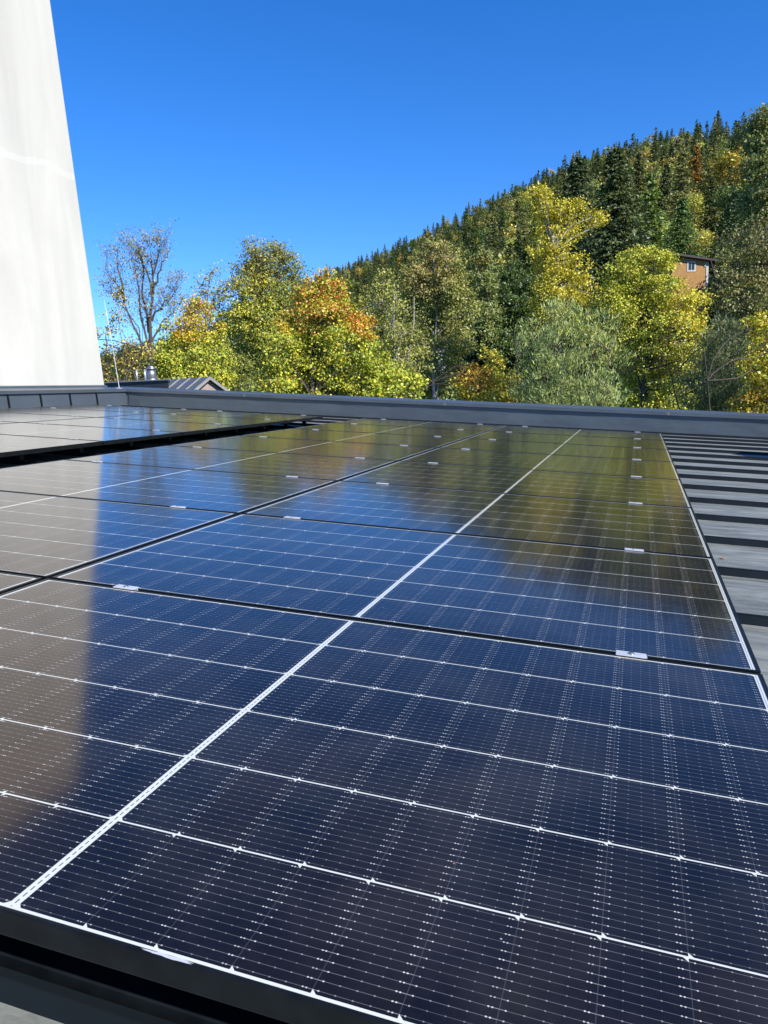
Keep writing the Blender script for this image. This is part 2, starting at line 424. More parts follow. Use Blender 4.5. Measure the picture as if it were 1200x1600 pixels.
mk('bracket', lambda bm: (bm_box(bm, -.0, .085, -.03, .03, .125, .175, .004), bm_cyl(bm, (-.03, -.045, .14), (.03, -.045, .14), .009, .009)), M_alu, lr)

# box on the roof right of the frame, whose shadow reaches the picture
vb = thing('roof_vent_box', 'grey sheet metal vent box standing on the bare roof at the right', 'vent box', TR(1.66, 7.28, RZ) @ Matrix.Rotation(math.radians(38), 4, 'Z'))
box('housing', M_sheet, vb, -.05, .75, -.55, .05, 0, .82, .006); box('lid', M_sheet, vb, -.09, .79, -.59, .09, .82, .86, .006)
lf = mk('fallen_leaf', lambda bm: bm_prism(bm, [(-.02, 0), (-.008, .011), (.006, .016), (.012, .006), (.024, .003), (.011, -.006), (.008, -.015), (-.006, -.012)], 0, .0012, 'z'),
        simple('orange_leaf', (.42, .15, .05), .7), None, mw=TR(.093, 2.72, RZ + .004) @ Matrix.Scale(.6, 4))
tag(lf, 'tiny orange leaf lying on the bare metal roof beside the right-hand panels', 'leaf')
# ------------------------------------------------------------------ terrain
def azel(px, py):
    d = ray(px, py); return math.atan2(d.x, d.y), math.asin(d.z)
GZ = -5.2
sk = []                                          # ridge profile: picture column, row of the bare ridge, distance of the ridge
for px, py, rc in ((-900, 600, 1500), (-300, 590, 1400), (0, 572, 1300), (165, 562, 1200), (300, 530, 1000), (420, 470, 820), (500, 438, 720), (600, 408, 660), (700, 362, 600), (800, 315, 550),
                   (900, 276, 500), (1000, 256, 460), (1100, 240, 430), (1200, 222, 410), (1400, 180, 400), (1800, 100, 420)):
    a, e = azel(px, py); sk.append((a, math.tan(max(e, .01)) * rc, rc))
sk_a = np.array([q[0] for q in sk]); sk_h = np.array([q[1] for q in sk]); sk_r = np.array([q[2] for q in sk])
def terr(x, y):
    x = np.asarray(x, float) - CP.x; y = np.asarray(y, float) - CP.y
    a = np.arctan2(x, y); r = np.hypot(x, y)
    h = np.interp(a, sk_a, sk_h); rc = np.interp(a, sk_a, sk_r)
    w = np.clip((np.abs(a) - 1.15) / .5, 0, 1); h = h * (1 - w)
    r0 = np.interp(a, [-.75, -.4, -.15, .02, .15], [500, 260, 95, 62, 50])
    t = np.clip((r - r0) / (rc - r0), 0, None)
    up = GZ + (h - GZ) * np.minimum(t, 1) ** 1.04
    down = np.maximum(h - (r - rc) * .16, GZ + .3 * (h - GZ))
    z = np.where(t < 1, up, down)
    bumpy = np.sin(x * .021 + 1.3) * np.sin(y * .017 + .6) * 3.2 + np.sin(x * .06 + y * .045) * 1.2
    return z + bumpy * np.clip(t * 3, 0, 1) * np.clip((r - r0) / 60, 0, 1)
def ground_z(x, y): return float(terr(x, y))
def ground():
    az = np.concatenate([np.linspace(-math.pi, -1.2, 24, endpoint=False), np.linspace(-1.2, .75, 180), np.linspace(.75, math.pi, 30)[1:-1]])
    rr = np.concatenate([[2, 8, 16, 28], np.geomspace(40, 1700, 70), [2500, 4000, 7000]])
    A, R_ = np.meshgrid(az, rr, indexing='ij'); x = CP.x + np.sin(A) * R_; y = CP.y + np.cos(A) * R_; z = terr(x, y)
    z = np.where(R_ > 2000, GZ + (z - GZ) * .5, z)
    n, m = A.shape; co = np.stack([x, y, z], -1).reshape(-1, 3)
    i, j = np.meshgrid(np.arange(n), np.arange(m - 1), indexing='ij'); i2 = (i + 1) % n
    q = np.stack([i * m + j, i * m + j + 1, i2 * m + j + 1, i2 * m + j], -1).reshape(-1, 4)
    fs = q.tolist(); c0 = len(co); co = np.vstack([co, [[CP.x, CP.y, GZ]]])
    fs += [[c0, k * m, ((k + 1) % n) * m] for k in range(n)]
    me = bpy.data.meshes.new('ground'); me.from_pydata(co.tolist(), [], fs); me.validate()
    me.polygons.foreach_set('use_smooth', [True] * len(me.polygons))
    return me
def ground_mat():
    m, nt, b, o = new_mat('grass_and_forest_floor'); n = noise(nt, .05, 6, objco(nt)); n2 = noise(nt, 1.5, 5, objco(nt))
    c = mixc(nt, ramp(nt, n, .35, .65), (.030, .045, .014), (.050, .060, .020)); c = mixc(nt, ramp(nt, n2, .4, .8) * .5, c, (.07, .055, .03))
    nt.links.new(c, b.inputs['Base Color']); b.inputs['Roughness'].default_value = 1; b.inputs['Specular IOR Level'].default_value = .1; return m
tag(link_mesh('ground', ground(), ground_mat()), kind='structure')

# ------------------------------------------------------------------ foliage
def leaf_mat(name, inst=False, trans=.27):
    m, nt, b, o = new_mat(name); nt.nodes.remove(b)
    at = nt.nodes.new('ShaderNodeAttribute'); at.attribute_name = 'leafcol'; c = at.outputs['Color']
    if inst:
        oi = nt.nodes.new('ShaderNodeObjectInfo'); mm = nt.nodes.new('ShaderNodeMix'); mm.data_type = 'RGBA'; mm.blend_type = 'MULTIPLY'; mm.inputs[0].default_value = 1
        nt.links.new(c, mm.inputs[6]); nt.links.new(oi.outputs['Color'], mm.inputs[7]); c = mm.outputs[2]
    d = nt.nodes.new('ShaderNodeBsdfDiffuse'); t = nt.nodes.new('ShaderNodeBsdfTranslucent'); mx = nt.nodes.new('ShaderNodeMixShader'); mx.inputs[0].default_value = trans
    nt.links.new(c, d.inputs[0]); nt.links.new(c, t.inputs[0]); nt.links.new(d.outputs[0], mx.inputs[1]); nt.links.new(t.outputs[0], mx.inputs[2])
    g = nt.nodes.new('ShaderNodeBsdfGlossy'); g.inputs['Roughness'].default_value = .45; g.inputs[0].default_value = (.8, .85, .9, 1)
    m2 = nt.nodes.new('ShaderNodeMixShader'); m2.inputs[0].default_value = .035
    nt.links.new(mx.outputs[0], m2.inputs[1]); nt.links.new(g.outputs[0], m2.inputs[2]); nt.links.new(m2.outputs[0], o.inputs['Surface']); return m
M_leaf = leaf_mat('tree_leaves'); M_leafi = leaf_mat('forest_leaves', True, .2)
M_bark = simple('grey_brown_bark', (.085, .068, .050), .9, 0, .35, 3, (1, 1, .3)); M_bark_pale = simple('pale_bark', (.36, .33, .28), .9, 0, .3, 3, (1, 1, .4))
def leaves_mesh(name, P, size, aspect, cols, N=None, up=.0, axis=None):
    """kite-shaped leaves at points P; size per leaf; axis: preferred long direction"""
    n = len(P); size = np.broadcast_to(size, (n,)).reshape(-1, 1)
    d = RNG.normal(size=(n, 3))
    if axis is not None: d = d * .45 + axis
    d /= np.linalg.norm(d, axis=1, keepdims=True)
    nn = RNG.normal(size=(n, 3)) * (1 if N is None else .55); nn[:, 2] += up
    if N is not None: nn = nn + N
    s = np.cross(d, nn); s /= np.linalg.norm(s, axis=1, keepdims=True) + 1e-9
    nrm = np.cross(s, d)
    a = P - d * size * .5; c = P + d * size * .5; mid = P - d * size * .06 + nrm * size * .10
    b = mid + s * size * aspect * .5; e = mid - s * size * aspect * .5
    V = np.stack([a, b, c, e], 1).reshape(-1, 3).astype(np.float32)
    me = bpy.data.meshes.new(name); me.vertices.add(4 * n); me.vertices.foreach_set('co', V.ravel())
    me.loops.add(4 * n); me.loops.foreach_set('vertex_index', np.arange(4 * n, dtype=np.int32))
    me.polygons.add(n); me.polygons.foreach_set('loop_start', np.arange(n, dtype=np.int32) * 4)
    at = me.attributes.new('leafcol', 'FLOAT_COLOR', 'POINT')
    C4 = np.concatenate([np.clip(cols, .003, .92), np.ones((n, 1))], 1).astype(np.float32)
    at.data.foreach_set('color', np.repeat(C4, 4, 0).ravel()); me.update(calc_edges=True); return me
def tubes_mesh(name, segs, sides=5):
    """segs: (pts (k,3), radii k)"""
    V = []; F = []; off = 0
    for pts, rad in segs:
        pts = np.asarray(pts, float); k = len(pts)
        for i in range(k):
            dd = pts[min(i + 1, k - 1)] - pts[max(i - 1, 0)]; dd = dd / (np.linalg.norm(dd) + 1e-9)
            a = np.cross(dd, (.3, .9, .1)); a /= np.linalg.norm(a) + 1e-9; b = np.cross(dd, a)
            for j in range(sides):
                t = 2 * math.pi * j / sides; V.append(pts[i] + (a * math.cos(t) + b * math.sin(t)) * rad[i])
        for i in range(k - 1):
            for j in range(sides):
                F.append((off + i * sides + j, off + i * sides + (j + 1) % sides, off + (i + 1) * sides + (j + 1) % sides, off + (i + 1) * sides + j))
        off += k * sides
    me = bpy.data.meshes.new(name); me.from_pydata([tuple(v) for v in V], [], F); me.polygons.foreach_set('use_smooth', [True] * len(F)); return me
def bend(p0, p1, k=6, sag=.12, r0=.1, r1=.02, jit=.04):
    p0 = np.asarray(p0, float); p1 = np.asarray(p1, float); L = np.linalg.norm(p1 - p0); t = np.linspace(0, 1, k)[:, None]
    side = RNG.normal(size=3) * jit * L
    q = p0 + (p1 - p0) * t + np.sin(t * math.pi) * side + np.array([0, 0, -1]) * np.sin(t * math.pi) * L * sag
    q[1:-1] += RNG.normal(size=(k - 2, 3)) * L * jit * .3
    return q, r0 + (r1 - r0) * t[:, 0] ** .8
def lerp_cols(n, pal):
    """random leaf hues from a palette of (weight, rgb)"""
    w = np.array([q[0] for q in pal], float); w /= w.sum(); c = np.array([q[1] for q in pal])
    i = RNG.choice(len(pal), n, p=w); j = RNG.choice(len(pal), n, p=w); t = RNG.random((n, 1)) * .5
    return (c[i] * (1 - t) + c[j] * t) * (1 + RNG.normal(size=(n, 1)) * .16)
def near_tree(name, label, cat, base_px, dist, blobs, pal, leaf=.11, aspect=.75, dens=1., sub=.42, trunk_r=.16, up=.4, bark=None, trunk=True, stems=1,
              axis=None, zones=(), fill=.75, twig=.5, group=None):
    """blobs: (px, py, radius px[, squash]) crown masses at the tree's own distance; everything is built in metres round its trunk"""
    kpm = FPX / dist
    B = place(base_px, 600, dist); bx, by = B.x, B.y; bz = ground_z(bx, by)
    root = thing(name, label, cat, Matrix.Translation((bx, by, bz)), group)
    ctr = []
    for q in blobs:
        r = q[2] / kpm
        p = place(q[0], q[1], dist + RNG.uniform(-1, 1) * r * .8 + (q[4] if len(q) > 4 else 0)); ctr.append((np.array([p.x - bx, p.y - by, p.z - bz]), r, q[3] if len(q) > 3 else 1.))
    top = max(c[0][2] for c in ctr); xm = np.mean([c[0][0] for c in ctr]) * .5; ym = np.mean([c[0][1] for c in ctr]) * .5
    segs = []; P = []; A = []; NN = []
    tops = []
    for s in range(stems):
        o = RNG.normal(size=2) * .25 * (stems > 1)
        tp = np.array([xm + o[0] * 4, ym + o[1] * 4, top * .93]); q, rd = bend((o[0], o[1], -.15), tp, 9, 0, trunk_r / stems ** .5, trunk_r * .12, .03); tops.append(q)
        if trunk: segs.append((q, rd))
    for (c, r, sq) in ctr:
        q = tops[RNG.integers(len(tops))]
        zz = max(c[2] - r * 1.1 - .35 * np.hypot(c[0], c[1]), top * .12); i = int(np.argmin(abs(q[:, 2] - min(zz, top * .8))))
        st = q[i]; bq, br = bend(st, c, 6, -.06, max(trunk_r * .42 * (1 - q[i][2] / top * .6), .02), .015, .07)
        if trunk: segs.append((bq, br))
        nsub = max(3, int(10.0 * fill * (r / sub) ** 2 * dens ** .3))
        u = RNG.normal(size=(nsub, 3)); u /= np.linalg.norm(u, axis=1, keepdims=True); rad = r * RNG.uniform(.15, 1, (nsub, 1)) ** .45
        pc = c + u * rad * np.array([1, 1, sq])
        for k in range(nsub):
            if RNG.random() < twig:
                tq, tr = bend(c + (pc[k] - c) * .15, pc[k] + (pc[k] - c) * .12, 4, -.03, .016, .004, .08)
                if trunk: segs.append((tq, tr))
            m = max(4, int(dens * 64 * (sub / .42) ** 2 * (.11 / leaf) ** 1.5 * RNG.uniform(.5, 1.4)))
            g = RNG.normal(size=(m, 3)) * sub * np.array([.42, .42, .28]); P.append(pc[k] + g); ou = (pc[k] - c) / r * .7 + g / sub * .8 + np.array([0, 0, .35]); NN.append(ou)
            if axis is not None:
                dd = (pc[k] - c) / (np.linalg.norm(pc[k] - c) + 1e-6) * axis[0] + np.array([0, 0, axis[1]]); A.append(np.repeat(dd[None], m, 0))
    P = np.vstack(P); ok = P[:, 2] > (.1 if axis is None else -99); P = P[ok]
    n = len(P); cols = lerp_cols(n, pal)
    for (zx, zy, zr, zpal, amt) in zones:           # patches of turned leaves
        p = place(zx, zy, dist); cc = np.array([p.x - bx, p.y - by, p.z - bz]); dd = P - cc; side = np.hypot(dd[:, 0] * math.cos(YAW) + dd[:, 1] * math.sin(YAW), dd[:, 2]) / (zr / kpm)
        lump = np.sin(P[:, 0] * 2.1 + 1) * np.sin(P[:, 1] * 2.3) * np.sin(P[:, 2] * 2.7 + 2) * .35
        msk = RNG.random(n) < np.clip((1.15 + lump - side) * 2, 0, 1) * amt; cols[msk] = lerp_cols(int(msk.sum()), zpal)
    size = leaf * RNG.uniform(.65, 1.2, n)
    Nn = np.vstack(NN); Nn = None if axis is not None else Nn[ok]
    link_mesh('crown', leaves_mesh('crown', P, size, aspect, cols, N=Nn, up=up * .7, axis=np.vstack(A) if A else None), M_leaf, root)
    if segs: link_mesh('trunk', tubes_mesh('trunk', segs), bark or M_bark, root)
    return n
G = lambda *a: a
YEL = (.84, .68, .06); YG = (.56, .57, .055); LG = (.35, .44, .05); MG = (.17, .25, .045); DG = (.075, .11, .032); OR = (.78, .33, .05); RD = (.66, .18, .04); BR = (.34, .25, .11); OL = (.27, .29, .08); OLB = (.42, .39, .12); GRG = (.42, .50, .17)
tot = 0
# bare thin tree at the left
def bare_tree():
    dist = 34.; kpm = FPX / dist; B = place(237, 600, dist); bz = ground_z(B.x, B.y)
    root = thing('bare_tree', 'tall nearly bare tree with few brown leaves just right of the white tower', 'tree', Matrix.Translation((B.x, B.y, bz)))
    right = np.array([math.cos(YAW), math.sin(YAW), 0]); back = np.array([-math.sin(YAW), math.cos(YAW), 0])
    def L(px, py, dy=0.):
        p = place(px, py, dist + dy); return np.array([p.x - B.x, p.y - B.y, p.z - bz])
    segs = []; P = []
    t0 = [L(241, 612), L(236, 555), L(234, 500), L(240, 450), L(238, 420), L(234, 388)]
    base = np.array([0, 0, -.2])
    segs.append((np.vstack([base, t0]), np.array([.2, .15, .115, .085, .055, .03, .01])))
    limbs = [((234, 560), (205, 505), (193, 455), (165, 420)), ((236, 545), (222, 500), (215, 440), (205, 395)), ((235, 500), (250, 480), (262, 468), (278, 450)), ((237, 460), (228, 420), (215, 385)),
             ((234, 520), (222, 460), (226, 410), (220, 395)), ((240, 450), (252, 420), (262, 398)), ((196, 470), (188, 430), (183, 398)), ((236, 535), (255, 500), (270, 490)), ((193, 455), (178, 462), (165, 455)), ((238, 430), (246, 405), (250, 385))]
    allp = list(segs[0][0][2:])
    for i, lb in enumerate(limbs):
        dy = RNG.uniform(-1, 1) * 1.4; pts = [L(a, b, dy * j / (len(lb) - 1)) for j, (a, b) in enumerate(lb)]
        fine = []
        for a, b in zip(pts[:-1], pts[1:]):
            for t in (0, .33, .66): fine.append(a + (b - a) * t + RNG.normal(size=3) * .05)
        fine.append(pts[-1]); k = len(fine); segs.append((np.array(fine), np.linspace(.065, .012, k)))
        allp += fine[2:]
    allp = np.array(allp)
    for lev, (nn, ln, r) in enumerate(((190, .8, .008), (480, .42, .004))):
        new = []
        for k in range(nn):
            p = allp[RNG.integers(len(allp))]; out = p - np.array([0, 0, p[2] * .8]); out /= np.linalg.norm(out) + 1e-6
            d = RNG.normal(size=3) * .6 + out * .5 + np.array([0, 0, .55]); d /= np.linalg.norm(d); l = ln * RNG.uniform(.4, 1.2)
            q, rd = bend(p, p + d * l, 4, -.05, r, .004, .06); segs.append((q, rd)); new += [q[2], q[3]]
        allp = np.vstack([allp, new]); tips = np.array(new)
    sel = tips[RNG.integers(len(tips), size=5200)]; P = sel + RNG.normal(size=(5200, 3)) * .13
    link_mesh('crown', leaves_mesh('crown', P, .085 * RNG.uniform(.5, 1.2, 5200), .6, lerp_cols(5200, [(2, BR), (3, OLB), (1, (.42, .34, .10))])), M_leaf, root)
    link_mesh('trunk', tubes_mesh('trunk', segs, 4), M_bark, root)
bare_tree()
near_tree('small_tree', 'thin half-bare tree with sparse yellow-brown leaves low beside the white tower', 'tree', 180, 30, [(175, 500, 18), (190, 545, 24), (165, 580, 25), (210, 575, 26), (225, 545, 16), (150, 530, 20), (185, 470, 12), (205, 600, 22), (130, 570, 20)],
          [(3, (.36, .26, .05)), (2, YEL), (2, BR), (1, OLB)], leaf=.10, dens=.40, sub=.42, trunk_r=.06, stems=3, fill=.9, twig=.8)
near_tree('half_bare_tree', 'slim half-bare tree with thin olive top between the bare tree and the maples', 'tree', 322, 36, [(330, 425, 14), (315, 450, 18), (345, 455, 16), (333, 480, 22), (305, 480, 14), (350, 500, 20)],
          [(3, OLB), (2, BR), (1, YG)], leaf=.11, dens=.35, sub=.42, trunk_r=.10, fill=.9, twig=.9)
near_tree('maple_tree', 'yellow and green maple with golden top at the left end of the maple row', 'tree', 295, 31, [(300, 495, 28), (322, 520, 30), (275, 525, 24), (295, 550, 34), (262, 565, 24), (330, 560, 34), (285, 590, 36), (335, 600, 34), (252, 598, 20)],
          [(3, LG), (4, YG), (2, MG), (2, YEL)], leaf=.095, dens=1., sub=.42, trunk_r=.14, zones=[(305, 490, 42, [(4, (.50, .36, .03)), (2, YEL), (1, OR)], .85)])
near_tree('tall_maple_tree', 'tall dark green maple with bronze tinted round top rising behind the red-topped one', 'tree', 408, 36, [(405, 405, 28), (432, 400, 26), (385, 425, 26), (418, 430, 34), (455, 425, 24), (375, 460, 30), (410, 470, 38), (440, 465, 32), (380, 500, 36), (420, 520, 40), (390, 555, 42), (370, 590, 40)],
          [(3, MG), (1.5, LG), (3, OL), (3, (.36, .30, .06))], leaf=.095, dens=.9, sub=.45, trunk_r=.2, zones=[(385, 470, 60, [(3, YG), (2, YEL)], .5), (410, 405, 50, [(2, (.42, .32, .07)), (1, OLB)], .4)])
near_tree('red_topped_maple', 'broad yellow-green maple with orange-red leaves in its upper right crown', 'tree', 480, 28, [(500, 445, 24), (525, 460, 26), (480, 470, 30), (545, 490, 28), (510, 500, 38), (470, 520, 40), (565, 515, 24), (545, 540, 40), (500, 560, 46), (455, 575, 44), (580, 560, 30), (560, 590, 40), (510, 605, 44), (600, 590, 28), (430, 605, 40), (440, 540, 34)],
          [(4, LG), (4, YG), (2, MG), (1.5, YEL)], leaf=.095, dens=1.05, sub=.42, trunk_r=.2, zones=[(505, 455, 58, [(3, OR), (1.5, (.58, .40, .06)), (2, RD), (2, YG)], .62), (572, 505, 26, [(3, OR), (1, RD), (1, YEL)], .7), (450, 500, 22, [(3, OR), (1, YG)], .5), (475, 560, 90, [(2, YEL), (1, (.5, .36, .06))], .16)])
near_tree('low_maple_bush', 'low bright yellow-green bush at the right foot of the red-topped maple', 'bush', 620, 26, [(600, 600, 22), (625, 592, 20), (640, 605, 20), (610, 618, 24), (585, 615, 20)],
          [(3, YG), (3, LG), (1, YEL)], leaf=.12, dens=1.1, sub=.38, trunk_r=.06, stems=2)
near_tree('young_birch', 'slender group of pale stems with thin olive foliage right of the red-topped maple', 'tree', 600, 40, [(600, 440, 20), (590, 475, 26), (620, 470, 22), (605, 510, 30), (630, 520, 26), (615, 560, 34), (645, 570, 30), (630, 605, 30)],
          [(3, OL), (4, OLB), (2, YG)], leaf=.13, dens=.5, sub=.5, trunk_r=.16, stems=4, bark=M_bark_pale, fill=.8)
near_tree('tall_olive_tree', 'tall olive tree with bronze tinted top left of the dark gap in the trees', 'tree', 690, 46, [(680, 395, 22), (700, 410, 24), (665, 415, 26), (655, 445, 30), (695, 445, 36), (715, 450, 22), (670, 480, 38), (715, 490, 30), (650, 490, 26), (690, 520, 40), (660, 540, 34), (715, 535, 24), (690, 570, 36), (725, 465, 16), (665, 600, 36)],
          [(3, OL), (3, (.40, .38, .08)), (3, OLB), (1.5, LG)], leaf=.13, dens=.95, sub=.5, trunk_r=.22, bark=M_bark_pale, zones=[(668, 420, 46, [(3, (.40, .26, .08)), (2, OLB)], .6)])
near_tree('columnar_tree', 'narrow columnar olive-green tree in front of the dark forest', 'tree', 755, 60, [(757, 405, 14), (752, 425, 18), (762, 450, 19), (755, 475, 21), (760, 500, 24), (750, 530, 26)],
          [(4, OL), (2, MG), (1, OLB)], leaf=.17, dens=1., sub=.55, trunk_r=.16, zones=[(750, 410, 12, [(1, (.4, .28, .04))], .7)])
near_tree('shady_tree', 'dark green shady tree filling the gap beside the bright yellow tree', 'tree', 795, 62, [(800, 440, 30), (790, 480, 34), (825, 470, 30), (770, 520, 34), (810, 520, 40), (760, 560, 34), (800, 570, 40), (740, 590, 34), (840, 540, 36), (735, 540, 26), (715, 570, 26), (700, 605, 26), (770, 605, 30)],
          [(4, DG), (2, MG)], leaf=.18, dens=1.3, sub=.6, trunk_r=.22)
near_tree('orange_bush', 'small orange and yellow maple poking up behind the parapet left of the willow', 'small maple', 757, 29, [(770, 560, 15), (765, 585, 22), (735, 580, 14), (720, 595, 15), (750, 608, 26), (785, 600, 24), (725, 620, 20), (800, 620, 22), (770, 630, 26)],
          [(3, YEL), (2, YG), (2, (.46, .27, .035)), (1, LG)], leaf=.11, dens=.85, sub=.35, trunk_r=.07, stems=2, zones=[(735, 580, 30, [(3, (.48, .27, .04)), (1, OR)], .6)])
near_tree('golden_tree', 'airy bright yellow tree standing highest in the row of foreground trees', 'tree', 880, 40, [(835, 300, 16), (855, 315, 20), (875, 330, 20), (838, 335, 17), (900, 330, 16), (925, 340, 17), (860, 355, 26), (890, 365, 20), (938, 345, 10), (845, 385, 22), (880, 395, 26), (855, 420, 26), (900, 420, 20), (870, 445, 30), (910, 455, 24), (850, 465, 26), (885, 485, 32), (835, 490, 26)],
          [(5, YEL), (3, (.42, .40, .035)), (2, YG), (1, (.5, .34, .03))], leaf=.112, dens=.75, sub=.42, trunk_r=.2, fill=.7, bark=M_bark_pale)
near_tree('willow', 'round feathery grey-green willow in the middle of the right half', 'willow', 885, 27, [(880, 500, 26), (900, 480, 14), (835, 505, 14), (865, 480, 10), (945, 500, 18), (812, 530, 14), (850, 520, 24), (915, 515, 28), (830, 550, 28), (870, 550, 40), (925, 560, 40), (845, 590, 38), (895, 600, 46), (945, 600, 32), (820, 610, 28), (855, 630, 36), (930, 635, 36), (960, 560, 22)],
          [(5, GRG), (3, (.36, .44, .13)), (2, (.50, .54, .14)), (1, OLB)], leaf=.18, aspect=.17, dens=1.35, sub=.42, trunk_r=.08, stems=4, up=0, axis=(.7, 1.0), fill=.6, zones=[(900, 500, 40, [(2, YEL), (2, YG)], .12), (950, 540, 26, [(2, YEL)], .15)])
near_tree('lime_tree', 'big lime-yellow broadleaf tree below the orange house', 'tree', 1010, 38, [(985, 420, 30), (1020, 415, 28), (960, 435, 24), (1050, 425, 18), (995, 455, 40), (1040, 455, 32), (960, 480, 34), (1010, 500, 44), (1060, 480, 28), (1085, 470, 15), (1050, 520, 42), (1085, 510, 22), (980, 530, 36), (1020, 560, 44), (1070, 560, 36), (1010, 610, 44), (1050, 610, 40), (1095, 545, 18), (1098, 462, 9)],
          [(4, YG), (3, LG), (2.5, YEL), (1, MG), (.5, BR)], leaf=.112, dens=.8, sub=.46, trunk_r=.2, zones=[(1075, 490, 40, [(3, YEL), (1, (.5, .36, .04))], .5), (1040, 560, 44, [(2, OLB), (2, BR), (1, YG)], .35)])
near_tree('grey_green_shrub', 'soft grey-green willow shrub between the lime-yellow tree and the golden bush', 'shrub', 1110, 28, [(1130, 520, 26), (1105, 545, 28), (1145, 560, 34), (1115, 590, 38), (1090, 610, 30), (1150, 615, 34), (1120, 635, 36)],
          [(5, (.20, .24, .10)), (2, (.25, .28, .11)), (1, OL)], leaf=.17, aspect=.17, dens=1.5, sub=.40, trunk_r=.1, stems=3, up=0, axis=(.7, .8))
near_tree('twiggy_tree', 'brownish half-bare tree with fine twigs at the right edge below the forest', 'tree', 1175, 42, [(1132, 430, 12), (1165, 380, 30), (1200, 370, 30), (1150, 420, 30), (1190, 420, 36), (1220, 430, 34), (1160, 465, 36), (1205, 480, 38), (1135, 450, 20), (1170, 510, 36), (1220, 540, 36), (1180, 560, 36)],
          [(5, OL), (2, BR), (2, (.17, .19, .06)), (1, OLB)], leaf=.12, dens=.5, sub=.5, trunk_r=.16, stems=3, fill=.9, twig=1.)
near_tree('golden_bush', 'golden and orange bush at the bottom right edge above the parapet', 'bush', 1195, 27, [(1195, 515, 22), (1205, 550, 26), (1180, 575, 18), (1200, 600, 28), (1165, 632, 20), (1190, 640, 26), (1222, 590, 30), (1225, 640, 26)],
          [(3, YG), (3, YEL), (2, (.5, .32, .035)), (1, LG)], leaf=.11, dens=.9, sub=.38, trunk_r=.08, stems=2, zones=[(1165, 628, 24, [(3, (.5, .30, .04)), (1, YEL)], .7)])
near_tree('dark_edge_tree', 'tall dark brown-green tree cut by the right edge of the picture', 'tree', 1215, 55, [(1195, 185, 20), (1180, 215, 24), (1210, 230, 30), (1190, 265, 30), (1220, 290, 36), (1185, 315, 28), (1215, 345, 36), (1190, 370, 30), (1230, 400, 34)],
          [(4, OL), (3, MG), (1, BR), (1, OLB)], leaf=.18, dens=1., sub=.62, trunk_r=.26)
# understorey behind the foreground row
def understorey():
    n = 1500; P = []; cs = []
    for k in range(n):
        px = RNG.uniform(430, 1260); d = RNG.uniform(50, 70); q = place(px, 600, d); z = ground_z(q.x, q.y) + RNG.uniform(0, 5.5) * (1 if px > 700 else .75)
        m = 40; P.append(np.array([q.x, q.y, z]) + RNG.normal(size=(m, 3)) * .55); cs.append(np.repeat(lerp_cols(1, [(4, DG), (2, MG), (1, OL)]), m, 0))
    P = np.vstack(P); tag(link_mesh('understorey', leaves_mesh('understorey', P, .24 * RNG.uniform(.6, 1.3, len(P)), .7, np.vstack(cs) * (1 + RNG.normal(size=(len(P), 1)) * .2), up=.4), M_leaf),
        'dark green undergrowth filling the gaps behind the foreground trees', 'undergrowth', kind='stuff')
understorey()

# ------------------------------------------------------------------ forest on the hillside
def spruce_parts(h, R, ncard, seed, droop=.35, col=((.062, .088, .026), (.15, .175, .046)), csize=.55, gap=.0):
    global RNG; old = RNG; RNG = np.random.default_rng(seed)
    P = []; A = []; sz = []
    nb = int(ncard / 9)
    for b in range(nb):
        t = RNG.random() ** 1.25 * .93 + .03; t = min(t, .985); z = h * (.08 + .92 * t)
        L = R * 1.42 * ((1 - t) ** .86) * RNG.uniform(.72, 1.12) + .12; az = RNG.uniform(0, 2 * math.pi); o = np.array([math.cos(az), math.sin(az), 0])
        s = np.linspace(.06, 1, 9) + RNG.normal(size=9) * .03
        zz = -droop * (s ** 1.3) * L + .30 * L * np.maximum(s - .7, 0)
        p = o * (s * L)[:, None] + np.array([0, 0, z]) + np.stack([0 * s, 0 * s, zz], 1)
        lat = np.array([-o[1], o[0], 0]); p += lat * (RNG.normal(size=9) * .16 * L * (1.1 - s * .6))[:, None]
        P.append(p); A.append(np.repeat((o * 1.1 + np.array([0, 0, -.45]))[None], 9, 0) + lat * RNG.normal(size=(9, 1)) * .6); sz.append(np.full(9, csize * (.75 + .65 * (1 - t))))
    P = np.vstack(P); A = np.vstack(A); sz = np.concatenate(sz) * RNG.uniform(.7, 1.3, len(P)); n = len(P)
    tt = RNG.random((n, 1)); cols = np.array(col[0]) * (1 - tt) + np.array(col[1]) * tt
    me = leaves_mesh('crown', P, sz,   .50, cols, N=A * .8 + RNG.normal(size=A.shape) * .2, up=1.0, axis=A)
    tr = tubes_mesh('trunk', [(np.array([[0, 0, -.6], [0, 0, h * .5], [0, 0, h * .99]]), np.array([.022, .013, .002]) * h)], 6); RNG = old
    return me, tr
